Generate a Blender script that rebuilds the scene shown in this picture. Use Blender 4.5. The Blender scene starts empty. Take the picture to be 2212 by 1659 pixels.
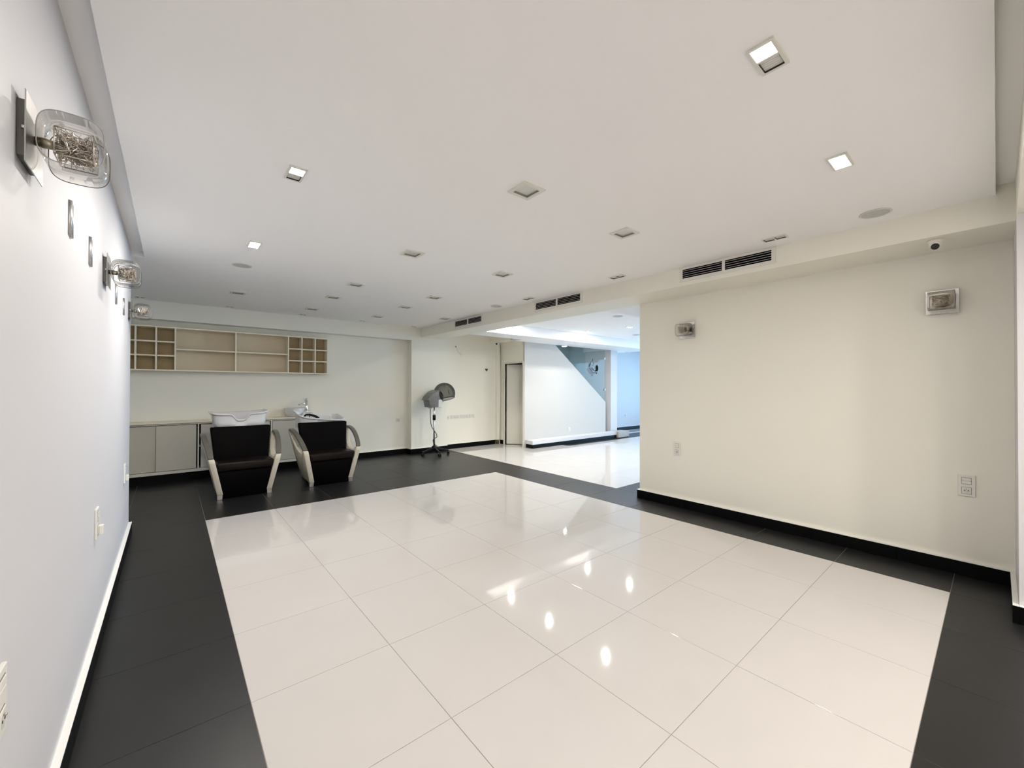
import bpy, bmesh, math, random
from mathutils import Vector, Matrix, Euler

# ------------------------------------------------------------------ scene, camera, world, exposure
scene = bpy.context.scene
COL = scene.collection
random.seed(7)
CAM_H = 1.323
FPX = 877.56
yaw, pitch, roll = math.radians(50.0546), math.radians(0.4614), math.radians(0.156)
cy, sy, cp, sp = math.cos(yaw), math.sin(yaw), math.cos(pitch), math.sin(pitch)
fwd = Vector((cy*cp, sy*cp, sp)); rgt = Vector((sy, -cy, 0)); upv = rgt.cross(fwd)
r2 = math.cos(roll)*rgt + math.sin(roll)*upv
u2 = -math.sin(roll)*rgt + math.cos(roll)*upv
cam_data = bpy.data.cameras.new('camera')
cam_data.sensor_width = 36.0
cam_data.lens = 36.0*FPX/2212.0
cam_data.clip_start = 0.02
cam = bpy.data.objects.new('camera', cam_data)
COL.objects.link(cam)
cam.matrix_world = Matrix(((r2.x, u2.x, -fwd.x, 0), (r2.y, u2.y, -fwd.y, 0), (r2.z, u2.z, -fwd.z, CAM_H), (0, 0, 0, 1)))
scene.camera = cam

scene.view_settings.view_transform = 'Standard'
scene.view_settings.look = 'None'
scene.view_settings.gamma = 1.0
scene.view_settings.use_curve_mapping = False
scene.view_settings.exposure = 1.02
scene.cycles.max_bounces = 7
scene.cycles.diffuse_bounces = 5
scene.cycles.glossy_bounces = 3
scene.cycles.transparent_max_bounces = 12
scene.cycles.use_adaptive_sampling = True
scene.cycles.adaptive_threshold = 0.07
scene.cycles.use_denoising = True
scene.cycles.sample_clamp_indirect = 8.0
scene.cycles.caustics_reflective = False
scene.cycles.caustics_refractive = False

LAMP_E = 100.0          # lit square downlights
LAMP_REAR_FILL = 335.0       # added fill downlights, unseen behind the camera
LAMP_BRIGHT = 540.0     # the two lit downlights beside the left wall
ROUND_E = 1000.0         # lit round downlights of the other room
world = bpy.data.worlds.new('daylight'); scene.world = world
world.use_nodes = True
bg = world.node_tree.nodes['Background']
bg.inputs[0].default_value = (0.36, 0.66, 1.0, 1)
bg.inputs[1].default_value = 5.5

# the glazed far wall as a portal for the daylight (guides sampling only, gives no light itself)
portal_data = bpy.data.lights.new('window_portal', 'AREA'); portal_data.shape = 'RECTANGLE'
portal_data.size = 6.8; portal_data.size_y = 2.3; portal_data.cycles.is_portal = True
portal = bpy.data.objects.new('window_portal', portal_data); COL.objects.link(portal)
portal.location = (12.88, 3.7, 1.27)
portal.rotation_euler = Matrix(((0, 0, 1), (1, 0, 0), (0, 1, 0))).to_euler()     # shines towards -x

# ------------------------------------------------------------------ materials
def new_mat(name):
    m = bpy.data.materials.new(name); m.use_nodes = True
    nt = m.node_tree
    return m, nt, nt.nodes['Principled BSDF']

def mat(name, col, rough=0.5, metal=0.0, var=0.0, scale=6.0, bump=0.0, bscale=60.0, spec=0.5, detail=4.0, coat=0.0):
    m, nt, b = new_mat(name)
    b.inputs['Roughness'].default_value = rough
    b.inputs['Metallic'].default_value = metal
    b.inputs['Specular IOR Level'].default_value = spec
    b.inputs['Coat Weight'].default_value = coat
    tc = nt.nodes.new('ShaderNodeTexCoord')
    n = nt.nodes.new('ShaderNodeTexNoise'); n.inputs['Scale'].default_value = scale; n.inputs['Detail'].default_value = detail
    nt.links.new(tc.outputs['Object'], n.inputs['Vector'])
    mx = nt.nodes.new('ShaderNodeMix'); mx.data_type = 'RGBA'
    lo = tuple(max(0, c*(1-var)) for c in col); hi = tuple(min(1, c*(1+var)) for c in col)
    mx.inputs[6].default_value = (*lo, 1); mx.inputs[7].default_value = (*hi, 1)
    nt.links.new(n.outputs['Fac'], mx.inputs[0])
    nt.links.new(mx.outputs[2], b.inputs['Base Color'])
    if bump > 0:
        n2 = nt.nodes.new('ShaderNodeTexNoise'); n2.inputs['Scale'].default_value = bscale; n2.inputs['Detail'].default_value = 3
        nt.links.new(tc.outputs['Object'], n2.inputs['Vector'])
        bp = nt.nodes.new('ShaderNodeBump'); bp.inputs['Strength'].default_value = bump; bp.inputs['Distance'].default_value = 0.002
        nt.links.new(n2.outputs['Fac'], bp.inputs['Height'])
        nt.links.new(bp.outputs['Normal'], b.inputs['Normal'])
    return m

def emis(name, col, strength):
    m = bpy.data.materials.new(name); m.use_nodes = True
    nt = m.node_tree; nt.nodes.clear()
    o = nt.nodes.new('ShaderNodeOutputMaterial'); e = nt.nodes.new('ShaderNodeEmission')
    e.inputs[0].default_value = (*col, 1); e.inputs[1].default_value = strength
    nt.links.new(e.outputs[0], o.inputs[0])
    m.cycles.emission_sampling = 'NONE' if strength < 10 else 'FRONT'
    return m

def thin_glass(name, tint=(1, 1, 1), refl=1.0, edge=(0.8, 0.8, 0.78), edge_amt=0.35, rough=0.02):
    """clear sheet: transparent, fresnel gloss, rim slightly darker where one looks along the sheet"""
    m = bpy.data.materials.new(name); m.use_nodes = True
    nt = m.node_tree; nt.nodes.clear()
    o = nt.nodes.new('ShaderNodeOutputMaterial')
    t = nt.nodes.new('ShaderNodeBsdfTransparent'); g = nt.nodes.new('ShaderNodeBsdfGlossy')
    g.inputs['Roughness'].default_value = rough
    lw = nt.nodes.new('ShaderNodeLayerWeight'); lw.inputs[0].default_value = 0.25
    cm = nt.nodes.new('ShaderNodeMix'); cm.data_type = 'RGBA'
    cm.inputs[6].default_value = (*tint, 1); cm.inputs[7].default_value = tuple(a*(1-edge_amt)+e*edge_amt*0.4 for a, e in zip(tint, edge)) + (1,)
    nt.links.new(lw.outputs['Facing'], cm.inputs[0]); nt.links.new(cm.outputs[2], t.inputs[0])
    ml = nt.nodes.new('ShaderNodeMath'); ml.operation = 'MULTIPLY'; ml.inputs[1].default_value = refl
    nt.links.new(lw.outputs['Fresnel'], ml.inputs[0])
    mx = nt.nodes.new('ShaderNodeMixShader')
    nt.links.new(ml.outputs[0], mx.inputs[0]); nt.links.new(t.outputs[0], mx.inputs[1]); nt.links.new(g.outputs[0], mx.inputs[2])
    nt.links.new(mx.outputs[0], o.inputs[0])
    return m

M = {}
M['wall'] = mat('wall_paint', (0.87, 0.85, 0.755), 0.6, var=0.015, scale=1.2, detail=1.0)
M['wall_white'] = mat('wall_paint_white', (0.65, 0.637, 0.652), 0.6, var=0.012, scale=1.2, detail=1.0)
M['ceiling'] = mat('ceiling_paint', (0.96, 0.955, 0.95), 0.75, var=0.012, scale=0.9, detail=1.0)
M['ceiling_cool'] = mat('ceiling_paint_cool', (0.94, 0.94, 0.94), 0.75, var=0.01, scale=0.9)
M['caulk'] = mat('caulk', (0.86, 0.85, 0.82), 0.6, var=0.03, scale=30)
M['white_tile'] = mat('white_porcelain_tile', (0.565, 0.54, 0.518), 0.042, var=0.02, scale=3.0, spec=0.5)
M['black_tile'] = mat('charcoal_tile', (0.012, 0.0117, 0.0118), 0.38, var=0.25, scale=5.0, bump=0.06, bscale=40, spec=0.38)
M['grout'] = mat('grout', (0.30, 0.28, 0.26), 0.9, var=0.1, scale=20)
M['skirting'] = mat('black_skirting_tile', (0.0025, 0.0025, 0.0025), 0.4, var=0.2, scale=10, spec=0.12)
M['white_metal'] = mat('white_metal', (0.78, 0.76, 0.70), 0.45, var=0.01)
M['lamp_frame'] = mat('lamp_frame', (0.74, 0.73, 0.66), 0.4, var=0.02)
M['frost'] = mat('frosted_pane', (0.70, 0.70, 0.66), 0.35, var=0.06, scale=60)
M['well'] = mat('lamp_well_dark', (0.30, 0.29, 0.25), 0.4, var=0.03)  # darker colour stands in for shade in lamp recesses and at the door overlap
M['well_lit'] = mat('lamp_well_ribbed', (0.0026, 0.0026, 0.0027), 0.5, var=0.3, scale=90, spec=0.05)
M['dark'] = mat('dark_void', (0.002, 0.0018, 0.0018), 0.9, var=0.1, spec=0.05)  # near-black colour stands in for shade inside hollow spaces
M['slat'] = mat('vent_slat', (0.62, 0.60, 0.57), 0.45, var=0.02)
M['chrome'] = mat('chrome', (0.92, 0.92, 0.92), 0.16, metal=1.0, var=0.01)
M['satin'] = mat('satin_nickel', (0.50, 0.49, 0.47), 0.33, metal=1.0, var=0.04, scale=30)
M['dark_steel'] = mat('dark_steel', (0.16, 0.155, 0.14), 0.4, metal=0.8, var=0.06, scale=30)
M['wire'] = mat('crinkled_wire', (0.62, 0.565, 0.49), 0.25, metal=0.8, var=0.1, scale=80)
M['brass'] = mat('dull_brass', (0.50, 0.46, 0.36), 0.35, metal=0.9, var=0.05)
M['plastic'] = mat('white_plastic', (0.80, 0.785, 0.73), 0.35, var=0.01)
M['plastic_gray'] = mat('warm_white_plastic', (0.66, 0.65, 0.60), 0.4, var=0.01)
M['grille'] = mat('speaker_grille', (0.55, 0.55, 0.53), 0.6, var=0.08, scale=200)
M['hole'] = mat('socket_hole', (0.02, 0.018, 0.015), 0.6, var=0.1)
M['lens'] = mat('camera_lens', (0.006, 0.005, 0.006), 0.12, var=0.1)
M['laminate'] = mat('white_laminate', (0.88, 0.80, 0.64), 0.4, var=0.015, scale=4)
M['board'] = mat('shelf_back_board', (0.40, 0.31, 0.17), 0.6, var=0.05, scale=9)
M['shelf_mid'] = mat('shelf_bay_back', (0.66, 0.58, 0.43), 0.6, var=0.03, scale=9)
M['cab'] = mat('cabinet_laminate', (0.60, 0.565, 0.48), 0.4, var=0.03, scale=5)
M['cab_edge'] = mat('cabinet_edge', (0.74, 0.71, 0.62), 0.4, var=0.02, scale=5)
M['leather'] = mat('dark_brown_leather', (0.006, 0.0028, 0.0015), 0.42, var=0.3, scale=14, bump=0.1, bscale=120, spec=0.22)
M['leather_black'] = mat('black_leather', (0.0016, 0.0012, 0.0012), 0.6, var=0.3, scale=14, bump=0.1, bscale=120, spec=0.06)
M['leather_white'] = mat('cream_leather', (0.66, 0.60, 0.49), 0.45, var=0.04, scale=8, bump=0.08, bscale=100)
M['arm'] = mat('grey_lacquered_wood', (0.13, 0.12, 0.10), 0.35, var=0.12, scale=9)
M['ceramic'] = mat('white_ceramic', (0.70, 0.70, 0.705), 0.16, var=0.01, coat=0.3)
M['rubber'] = mat('black_rubber', (0.004, 0.004, 0.004), 0.45, var=0.1, spec=0.25)
M['dryer'] = mat('grey_dryer_plastic', (0.17, 0.17, 0.165), 0.35, var=0.04, scale=10)
M['dryer_light'] = mat('silver_dryer_plastic', (0.62, 0.62, 0.60), 0.3, var=0.03)
M['glass'] = thin_glass('clear_glass', (0.96, 0.96, 0.95), 1.0)
M['shade_glass'] = thin_glass('sconce_glass', (0.985, 0.975, 0.955), 0.55, edge=(0.9, 0.88, 0.8), edge_amt=0.22)
M['stair_glass'] = thin_glass('stair_glass', (0.88, 0.93, 0.93), 0.045, edge_amt=0.2)
M['smoke'] = thin_glass('smoked_plastic', (0.50, 0.495, 0.48), 0.5, edge=(0.1, 0.1, 0.1), edge_amt=0.8, rough=0.08)
M['lamp'] = emis('lamp_light', (1.0, 0.95, 0.88), LAMP_E)
M['lamp_bright'] = emis('lamp_light_bright', (1.0, 0.95, 0.88), LAMP_BRIGHT)
M['lamp_rear'] = emis('lamp_light_rear', (1.0, 0.95, 0.88), LAMP_REAR_FILL)
M['round_lamp'] = emis('round_lamp_light', (1.0, 0.955, 0.88), ROUND_E)
M['spot_lamp'] = emis('spot_lamp_light', (0.95, 0.98, 1.0), 115.0)
M['diffuser'] = emis('lamp_diffuser', (1.0, 0.97, 0.92), 4.0)
M['logo_dark'] = mat('logo_black_film', (0.004, 0.014, 0.014), 0.7, var=0.05, spec=0.03)
M['logo_gray'] = mat('logo_gray_film', (0.06, 0.075, 0.12), 0.7, var=0.05, spec=0.03)
M['logo_pale'] = mat('logo_pale_film', (0.20, 0.24, 0.33), 0.7, var=0.05, spec=0.03)
M['stair_paint'] = mat('stair_room_paint', (0.74, 0.82, 0.85), 0.6, var=0.02)
M['step_block'] = mat('step_block_paint', (0.42, 0.39, 0.36), 0.6, var=0.03)
M['door_paint'] = mat('door_paint', (0.72, 0.70, 0.62), 0.45, var=0.02)
M['stair_white'] = mat('stair_wall_paint', (0.55, 0.535, 0.505), 0.6, var=0.012, scale=1.2, detail=1.0)
M['heart'] = mat('dark_bronze', (0.05, 0.045, 0.02), 0.4, var=0.1)
M['rust'] = mat('rusty_pipe_end', (0.10, 0.09, 0.03), 0.8, var=0.4, scale=40)

# ------------------------------------------------------------------ mesh building
class MB:
    def __init__(s): s.v = []; s.f = []; s.sm = []
    def add(s, vs, fs, smooth=False):
        o = len(s.v); s.v += [tuple(v) for v in vs]
        for f in fs: s.f.append(tuple(i+o for i in f)); s.sm.append(smooth)
        return s
    def box(s, x0, x1, y0, y1, z0, z1):
        return s.add([(x0,y0,z0),(x1,y0,z0),(x1,y1,z0),(x0,y1,z0),(x0,y0,z1),(x1,y0,z1),(x1,y1,z1),(x0,y1,z1)],
                     [(0,3,2,1),(4,5,6,7),(0,1,5,4),(1,2,6,5),(2,3,7,6),(3,0,4,7)])
    def hexa(s, b4, t4):
        return s.add(list(b4)+list(t4), [(0,3,2,1),(4,5,6,7),(0,1,5,4),(1,2,6,5),(2,3,7,6),(3,0,4,7)])
    def prism(s, poly, axis, a, b, smooth=False):
        """poly: 2-D outline; axis 'x': (y,z) outline, 'y': (x,z), 'z': (x,y); extruded from a to b"""
        n = len(poly)
        def P(p, t):
            return (t, p[0], p[1]) if axis == 'x' else ((p[0], t, p[1]) if axis == 'y' else (p[0], p[1], t))
        vs = [P(p, a) for p in poly] + [P(p, b) for p in poly]
        fs = [tuple(range(n))[::-1], tuple(range(n, 2*n))]
        s.add(vs, fs)
        o = len(s.v)-2*n
        for i in range(n):
            j = (i+1) % n
            s.f.append((o+i, o+j, o+n+j, o+n+i)); s.sm.append(smooth)
        return s
    def tube(s, pts, r, n=8, caps=True, smooth=True):
        pts = [Vector(p) for p in pts]
        rs = r if isinstance(r, (list, tuple)) else [r]*len(pts)
        prev = None; base = len(s.v); 
        for i, p in enumerate(pts):
            d = (pts[min(i+1, len(pts)-1)] - pts[max(i-1, 0)])
            d = d.normalized() if d.length > 1e-9 else Vector((0, 0, 1))
            if prev is None:
                a = d.orthogonal().normalized()
            else:
                a = prev - d*prev.dot(d)
                a = a.normalized() if a.length > 1e-6 else d.orthogonal().normalized()
            prev = a; b = d.cross(a)
            for k in range(n):
                t = 2*math.pi*k/n
                s.v.append(tuple(p + (a*math.cos(t)+b*math.sin(t))*rs[i]))
        for i in range(len(pts)-1):
            for k in range(n):
                k2 = (k+1) % n
                s.f.append((base+i*n+k, base+i*n+k2, base+(i+1)*n+k2, base+(i+1)*n+k)); s.sm.append(smooth)
        if caps:
            s.f.append(tuple(base+k for k in range(n))[::-1]); s.sm.append(False)
            e = base+(len(pts)-1)*n
            s.f.append(tuple(e+k for k in range(n))); s.sm.append(False)
        return s
    def cyl(s, c, r, z0, z1, n=24, r1=None):
        return s.tube([(c[0], c[1], z0), (c[0], c[1], z1)], [r, r if r1 is None else r1], n)
    def lathe(s, prof, c=(0, 0, 0), n=24, smooth=True):
        base = len(s.v)
        for (r, z) in prof:
            for k in range(n):
                t = 2*math.pi*k/n
                s.v.append((c[0]+r*math.cos(t), c[1]+r*math.sin(t), c[2]+z))
        for i in range(len(prof)-1):
            for k in range(n):
                k2 = (k+1) % n
                s.f.append((base+i*n+k, base+i*n+k2, base+(i+1)*n+k2, base+(i+1)*n+k)); s.sm.append(smooth)
        return s
    def xform(s, mtx, start=0):
        for i in range(start, len(s.v)): s.v[i] = tuple(mtx @ Vector(s.v[i]))
        return s
    def build(s, name, material, parent=None, bevel=0.0, seg=1, smooth_all=False, loc=None):
        me = bpy.data.meshes.new(name)
        me.from_pydata(s.v, [], s.f)
        for p, sm in zip(me.polygons, s.sm): p.use_smooth = sm or smooth_all
        bm = bmesh.new(); bm.from_mesh(me)
        bmesh.ops.recalc_face_normals(bm, faces=bm.faces)
        if bevel > 0:
            bmesh.ops.bevel(bm, geom=list(bm.edges), offset=bevel, segments=seg, affect='EDGES', profile=0.5, clamp_overlap=True)
            if seg > 1:
                for f in bm.faces: f.smooth = True
        bm.to_mesh(me); bm.free()
        me.materials.append(material)
        o = bpy.data.objects.new(name, me); COL.objects.link(o)
        if parent: o.parent = parent
        if loc: o.location = loc
        return o

def emit_down(o):
    """only the lower face of a lamp body gives light; its sides and back are plain housing"""
    me = o.data; me.materials.append(M['frost'])
    for p in me.polygons:
        p.material_index = 0 if p.normal.z < -0.9 else 1
    return o

def smooth_path(pts, k=6):
    P_ = [Vector(p) for p in pts]; out = []
    for i in range(len(P_)-1):
        p0, p1, p2, p3 = P_[max(i-1, 0)], P_[i], P_[i+1], P_[min(i+2, len(P_)-1)]
        for j in range(k):
            t = j/k
            out.append(0.5*((2*p1)+(p2-p0)*t+(2*p0-5*p1+4*p2-p3)*t*t+(3*p1-p0-3*p2+p3)*t**3))
    return out+[P_[-1]]

def tag(o, label=None, cat=None, group=None, kind=None):
    if label: o['label'] = label
    if cat: o['category'] = cat
    if group: o['group'] = group
    if kind: o['kind'] = kind
    return o

def thing(name, label, cat, loc=(0, 0, 0), rz=0.0, group=None):
    o = bpy.data.objects.new(name, None); COL.objects.link(o)
    o.empty_display_size = 0.05
    o.location = loc; o.rotation_euler = (0, 0, rz)
    return tag(o, label, cat, group)

def copy_tree(o, parent=None):
    c = o.copy(); COL.objects.link(c); c.parent = parent
    for ch in list(o.children): copy_tree(ch, c)
    return c

def struct(o): o['kind'] = 'structure'; return o

# ------------------------------------------------------------------ key dimensions (metres)
ZC = 2.50            # suspended ceiling
ZB = 2.32            # underside of bulkhead and of the other room's lowered ceiling
XL = -0.289          # left wall face
XR = 4.325           # right wall face
YE = 5.02            # far end of the left wall
P = 0.603; GX = 0.264; GY = 0.201        # tile grid
YP = 7.43            # pilaster / beam front
YR = 7.60            # recess back
YW = 7.54            # back wall, right section
XD = 5.93            # door wall
YS = 6.65            # stair wall front
XE = 12.9            # far glazed wall
YBL = 7.50           # far daylit wall

# ------------------------------------------------------------------ floor and its tiles
floor = struct(MB().box(-1.5, XE, -6.0, 8.6, -0.12, -0.0016).build('floor', M['grout']))
tag(floor, 'floor of polished white tiles bordered by charcoal tiles', None)

def tile_mesh(w, d, name):
    h, c = 0.0, 0.0004
    mb = MB()
    x0, x1, y0, y1 = -w/2, w/2, -d/2, d/2
    vs = [(x0,y0,-0.008),(x1,y0,-0.008),(x1,y1,-0.008),(x0,y1,-0.008),
          (x0,y0,h-c),(x1,y0,h-c),(x1,y1,h-c),(x0,y1,h-c),
          (x0+c,y0+c,h),(x1-c,y0+c,h),(x1-c,y1-c,h),(x0+c,y1-c,h)]
    fs = [(0,1,5,4),(1,2,6,5),(2,3,7,6),(3,0,4,7),(4,5,9,8),(5,6,10,9),(6,7,11,10),(7,4,8,11),(8,9,10,11),(0,3,2,1)]
    me = bpy.data.meshes.new(name); me.from_pydata(vs, [], fs); return me
tile_cache = {}
def put_tile(x0, x1, y0, y1, kind):
    g = 0.0012
    w, d = round(x1-x0-2*g, 4), round(y1-y0-2*g, 4)
    if w < 0.01 or d < 0.01: return
    key = (w, d, kind)
    if key not in tile_cache:
        me = tile_mesh(w, d, kind); me.materials.append(M[kind]); tile_cache[key] = me
    o = bpy.data.objects.new(kind, tile_cache[key]); COL.objects.link(o)
    o.parent = floor
    o.location = ((x0+x1)/2, (y0+y1)/2, random.uniform(-0.00015, 0.00015))

def tile_kind(i, j):
    if 0 <= i < 6 and 0 <= j < 8: return 'white_tile'
    if i >= 7 and 5 <= j <= 9: return 'white_tile'
    if 7 <= i <= 10 and 10 <= j <= 12: return 'white_tile'
    if i >= 14 and j == 11: return 'white_tile'
    if 0 <= i < 5 and j <= -3: return 'white_tile'  # unseen rear floor, made white to bounce light forward
    return 'black_tile'
for i in range(-3, 21):
    for j in range(-10, 13):
        x0, x1 = GX+i*P, GX+(i+1)*P; y0, y1 = GY+j*P, GY+(j+1)*P
        if i < 0 and j < 8:
            x0 = max(x0, XL)
            if x1 <= XL: continue
        x0 = max(x0, -1.4)
        if x1 > XE: x1 = XE
        if y0 > YR: continue
        y1 = min(y1, YR)
        if i >= 8 and y0 < -1.0: continue
        if i >= 11 and i <= 13 and j >= 11: continue
        put_tile(x0, x1, y0, y1, tile_kind(i, j))

# ------------------------------------------------------------------ walls
def wall(name, boxes, m, label=None):
    mb = MB()
    for b in boxes: mb.box(*b)
    o = struct(mb.build(name, m))
    if label: o['label'] = label
    return o
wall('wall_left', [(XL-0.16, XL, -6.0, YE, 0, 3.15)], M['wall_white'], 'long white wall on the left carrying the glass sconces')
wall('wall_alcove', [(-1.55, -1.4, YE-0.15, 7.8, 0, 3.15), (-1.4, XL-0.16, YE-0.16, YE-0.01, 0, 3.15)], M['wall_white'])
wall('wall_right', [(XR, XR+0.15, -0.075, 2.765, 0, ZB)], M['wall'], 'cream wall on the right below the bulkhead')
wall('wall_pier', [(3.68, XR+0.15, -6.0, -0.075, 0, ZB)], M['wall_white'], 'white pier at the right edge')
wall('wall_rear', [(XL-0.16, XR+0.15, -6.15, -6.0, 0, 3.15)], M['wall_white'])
wall('wall_back', [(-1.4, 3.63, YR, 7.8, 0, 2.25), (-1.4, 4.45, YP, 7.8, 2.25, 3.15), (3.63, 4.45, YP, 7.8, 0, 2.25),
                   (4.45, 6.05, YW, 7.8, 0, 2.7), (4.45, 5.62, YW-0.012, YW, 2.26, 2.7)], M['wall'], 'back wall with shallow recess and pilaster')
# door wall with its opening
DY0, DY1, DZ = 6.705, 7.325, 1.86
wall('wall_door', [(XD, XD+0.1, DY1, YW, 0, 2.36), (XD, XD+0.1, DY0, DY1, DZ, 2.36),
                   (XD-0.012, XD, DY0, YW, 2.27, 2.36)], M['wall'])
# stair wall: cut along the slope of the stairs
struct(MB().prism([(XD, 0), (8.80, 0), (8.80, 0.935), (6.86, 2.34), (XD, 2.34)], 'y', YS, DY0-0.0005).build('wall_stair', M['stair_white']))['label'] = 'white stair wall cut off along a diagonal'
wall('wall_column', [(8.985, 9.26, YS-0.03, YBL, 0, ZB)], M['wall_white'], 'white column at the end of the stair wall')
wall('wall_daylit', [(9.26, XE+0.1, YBL, YBL+0.2, 0, 2.9)], M['wall_white'], 'far wall washed by blue daylight')
wall('wall_south', [(XR+0.15, XE+0.1, -1.2, -1.0, 0, 2.9)], M['wall_white'])
# stair room behind the glass and the dark closet below it
wall('wall_stair_room', [(6.85, 9.26, 8.35, 8.5, 0, 2.7), (6.75, 6.85, YS+0.11, 8.5, 0, 2.7), (9.26, 9.36, YBL, 8.5, 0, 2.7)], M['stair_paint'])
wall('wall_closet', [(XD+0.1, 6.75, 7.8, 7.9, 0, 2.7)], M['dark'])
# glazed far wall
wall('wall_glazed', [(XE, XE+0.15, -1.0, 0.3, 0, 2.9), (XE, XE+0.15, 7.1, YBL, 0, 2.9), (XE, XE+0.15, 0.3, 7.1, 0, 0.12), (XE, XE+0.15, 0.3, 7.1, 2.42, 2.9)], M['wall_white'])
w1 = struct(MB().box(XE+0.06, XE+0.068, 0.3, 7.1, 0.12, 2.42).build('window_1', M['glass']))
fr = MB()
for k in range(5):
    y = 0.3+k*1.7
    fr.box(XE+0.03, XE+0.1, y-0.03, y+0.03, 0.12, 2.42)
fr.build('window_frame', M['white_metal'], w1)

# ------------------------------------------------------------------ ceilings
def slab(name, boxes, m, label=None): return wall(name, boxes, m, label)
SQUARES = [(1.615, y) for y in (1.80, 3.30, 4.72, 5.58, 6.64)] + [(2.63, y) for y in (1.815, 3.30, 4.73, 5.58, 6.63)] + [(3.585, 6.08), (0.627, 6.10)]
HOLE = 0.057
def ceiling_panel():
    xs = sorted({-1.4, -0.20, 3.83} | {round(x+d, 4) for x, y in SQUARES for d in (-HOLE, HOLE)})
    ys = sorted({0.0, YE-0.01, YP} | {round(y+d, 4) for x, y in SQUARES for d in (-HOLE, HOLE)})
    keep = {}
    for i in range(len(xs)-1):
        for j in range(len(ys)-1):
            cx_, cy_ = (xs[i]+xs[i+1])/2, (ys[j]+ys[j+1])/2
            if cx_ < -0.20 and cy_ < YE-0.01: continue
            if any(abs(cx_-x) < HOLE and abs(cy_-y) < HOLE for x, y in SQUARES): continue
            keep[(i, j)] = 1
    mb = MB(); idx = {}
    def V(i, j, k):
        if (i, j, k) not in idx:
            idx[(i, j, k)] = len(mb.v); mb.v.append((xs[i], ys[j], ZC+0.04*k))
        return idx[(i, j, k)]
    for (i, j) in keep:
        for k in (0, 1):
            mb.f.append((V(i, j, k), V(i+1, j, k), V(i+1, j+1, k), V(i, j+1, k))); mb.sm.append(False)
        for (di, dj, a, b) in ((-1, 0, (0, 0), (0, 1)), (1, 0, (1, 0), (1, 1)), (0, -1, (0, 0), (1, 0)), (0, 1, (0, 1), (1, 1))):
            if (i+di, j+dj) not in keep:
                p, q = (i+a[0], j+a[1]), (i+b[0], j+b[1])
                mb.f.append((V(*p, 0), V(*q, 0), V(*q, 1), V(*p, 1))); mb.sm.append(False)
    return mb
struct(ceiling_panel().build('ceiling', M['ceiling']))['label'] = 'suspended white ceiling with rows of square downlights'
slab('ceiling_slab', [(-1.5, 6.2, -6.2, 8.6, 3.15, 3.25)], M['ceiling'])
slab('ceiling_cove', [(XL, -0.15, -0.075, YE-0.02, 2.555, 2.60), (-0.15, 3.83, -0.075, 0.06, 2.555, 2.60)], M['ceiling'])
slab('ceiling_cove_end', [(-1.4, -0.20, YE-0.02, YE+0.0, ZC+0.0005, 3.15)], M['ceiling'])
slab('ceiling_bulkhead', [(3.83, 4.305, -0.075, YP, ZB, 3.15), (-0.45, 3.83, -0.5, -0.075, ZB, 3.15)], M['wall'], 'boxed bulkhead with air grilles along the ceiling')
slab('ceiling_rear', [(-0.45, XR, -6.0, -0.5, ZB, ZB+0.1)], M['ceiling'])
slab('ceiling_lowered', [(4.305, XE, -1.0, 3.265, ZB, 2.75), (4.305, 9.87, 5.87, 6.39, ZB, 2.75), (5.62, 9.87, 6.39, YS+0.11, 2.345, 2.75),
                         (8.9, 9.87, YS+0.11, YBL, ZB, 2.75), (5.62, 9.87, 6.39, YS, ZB, 2.3455)], M['ceiling_cool'], 'lowered ceiling of the bright room beyond the opening')
slab('ceiling_coffer', [(4.305, XE, 3.265, 5.87, 2.515, 2.75), (9.87, XE, 5.87, YBL, 2.515, 2.75)], M['ceiling_cool'])
slab('ceiling_niche', [(4.305, 5.62, 6.39, YW, 2.56, 2.7), (5.62, XD+0.1, YS, YW, 2.36, 2.7)], M['wall'])
slab('ceiling_stair_room', [(6.03, 9.26, YS+0.11, 8.5, 2.60, 2.75)], M['ceiling_cool'])

# ------------------------------------------------------------------ skirting (black tiles with a white caulk bead on top)
SKH, SKT = 0.098, 0.024
def skirting(name, runs):
    """runs: (axis, fixed face coordinate, outward sign, from, to)"""
    root = None
    caulk = MB()
    pieces = []
    for ax, face, sg, a, b in runs:
        n = max(1, int(math.ceil(abs(b-a)/P - 0.15)))
        lo, hi = min(face, face+sg*SKT), max(face, face+sg*SKT)
        for k in range(n):
            t0 = a+(b-a)*k/n+0.0008; t1 = a+(b-a)*(k+1)/n-0.0008
            pieces.append((lo, hi, t0, t1, 0.0005, SKH) if ax == 'y' else (t0, t1, lo, hi, 0.0005, SKH))
        caulk.box(*((lo, hi-0.001, a, b, SKH, SKH+0.004) if ax == 'y' else (a, b, lo+0.001, hi, SKH, SKH+0.004)))
    root = struct(caulk.build(name, M['caulk']))
    for pc in pieces:
        MB().box(*pc).build('skirting_tile', M['skirting'], root, bevel=0.0015)
    return root
skirting('baseboard_left', [('y', XL, 1, -1.8, YE)])
skirting('baseboard_right', [('y', XR, -1, -0.075, 2.765+SKT), ('x', 2.765, 1, XR, XR+0.15)])
skirting('baseboard_pier', [('x', -0.075, 1, 3.68-SKT, XR-SKT), ('y', 3.68, -1, -1.6, -0.075)])
skirting('baseboard_back', [('x', YR, -1, 2.04, 3.63-SKT), ('y', 3.63, -1, YP-SKT, YR), ('x', YP, -1, 3.63, 4.45), ('x', YW, -1, 4.45, 5.80)])
skirting('baseboard_door', [('y', XD, -1, DY1+0.045, YW-SKT)])
skirting('baseboard_daylit', [('x', YBL, -1, 9.26, XE)])

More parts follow.
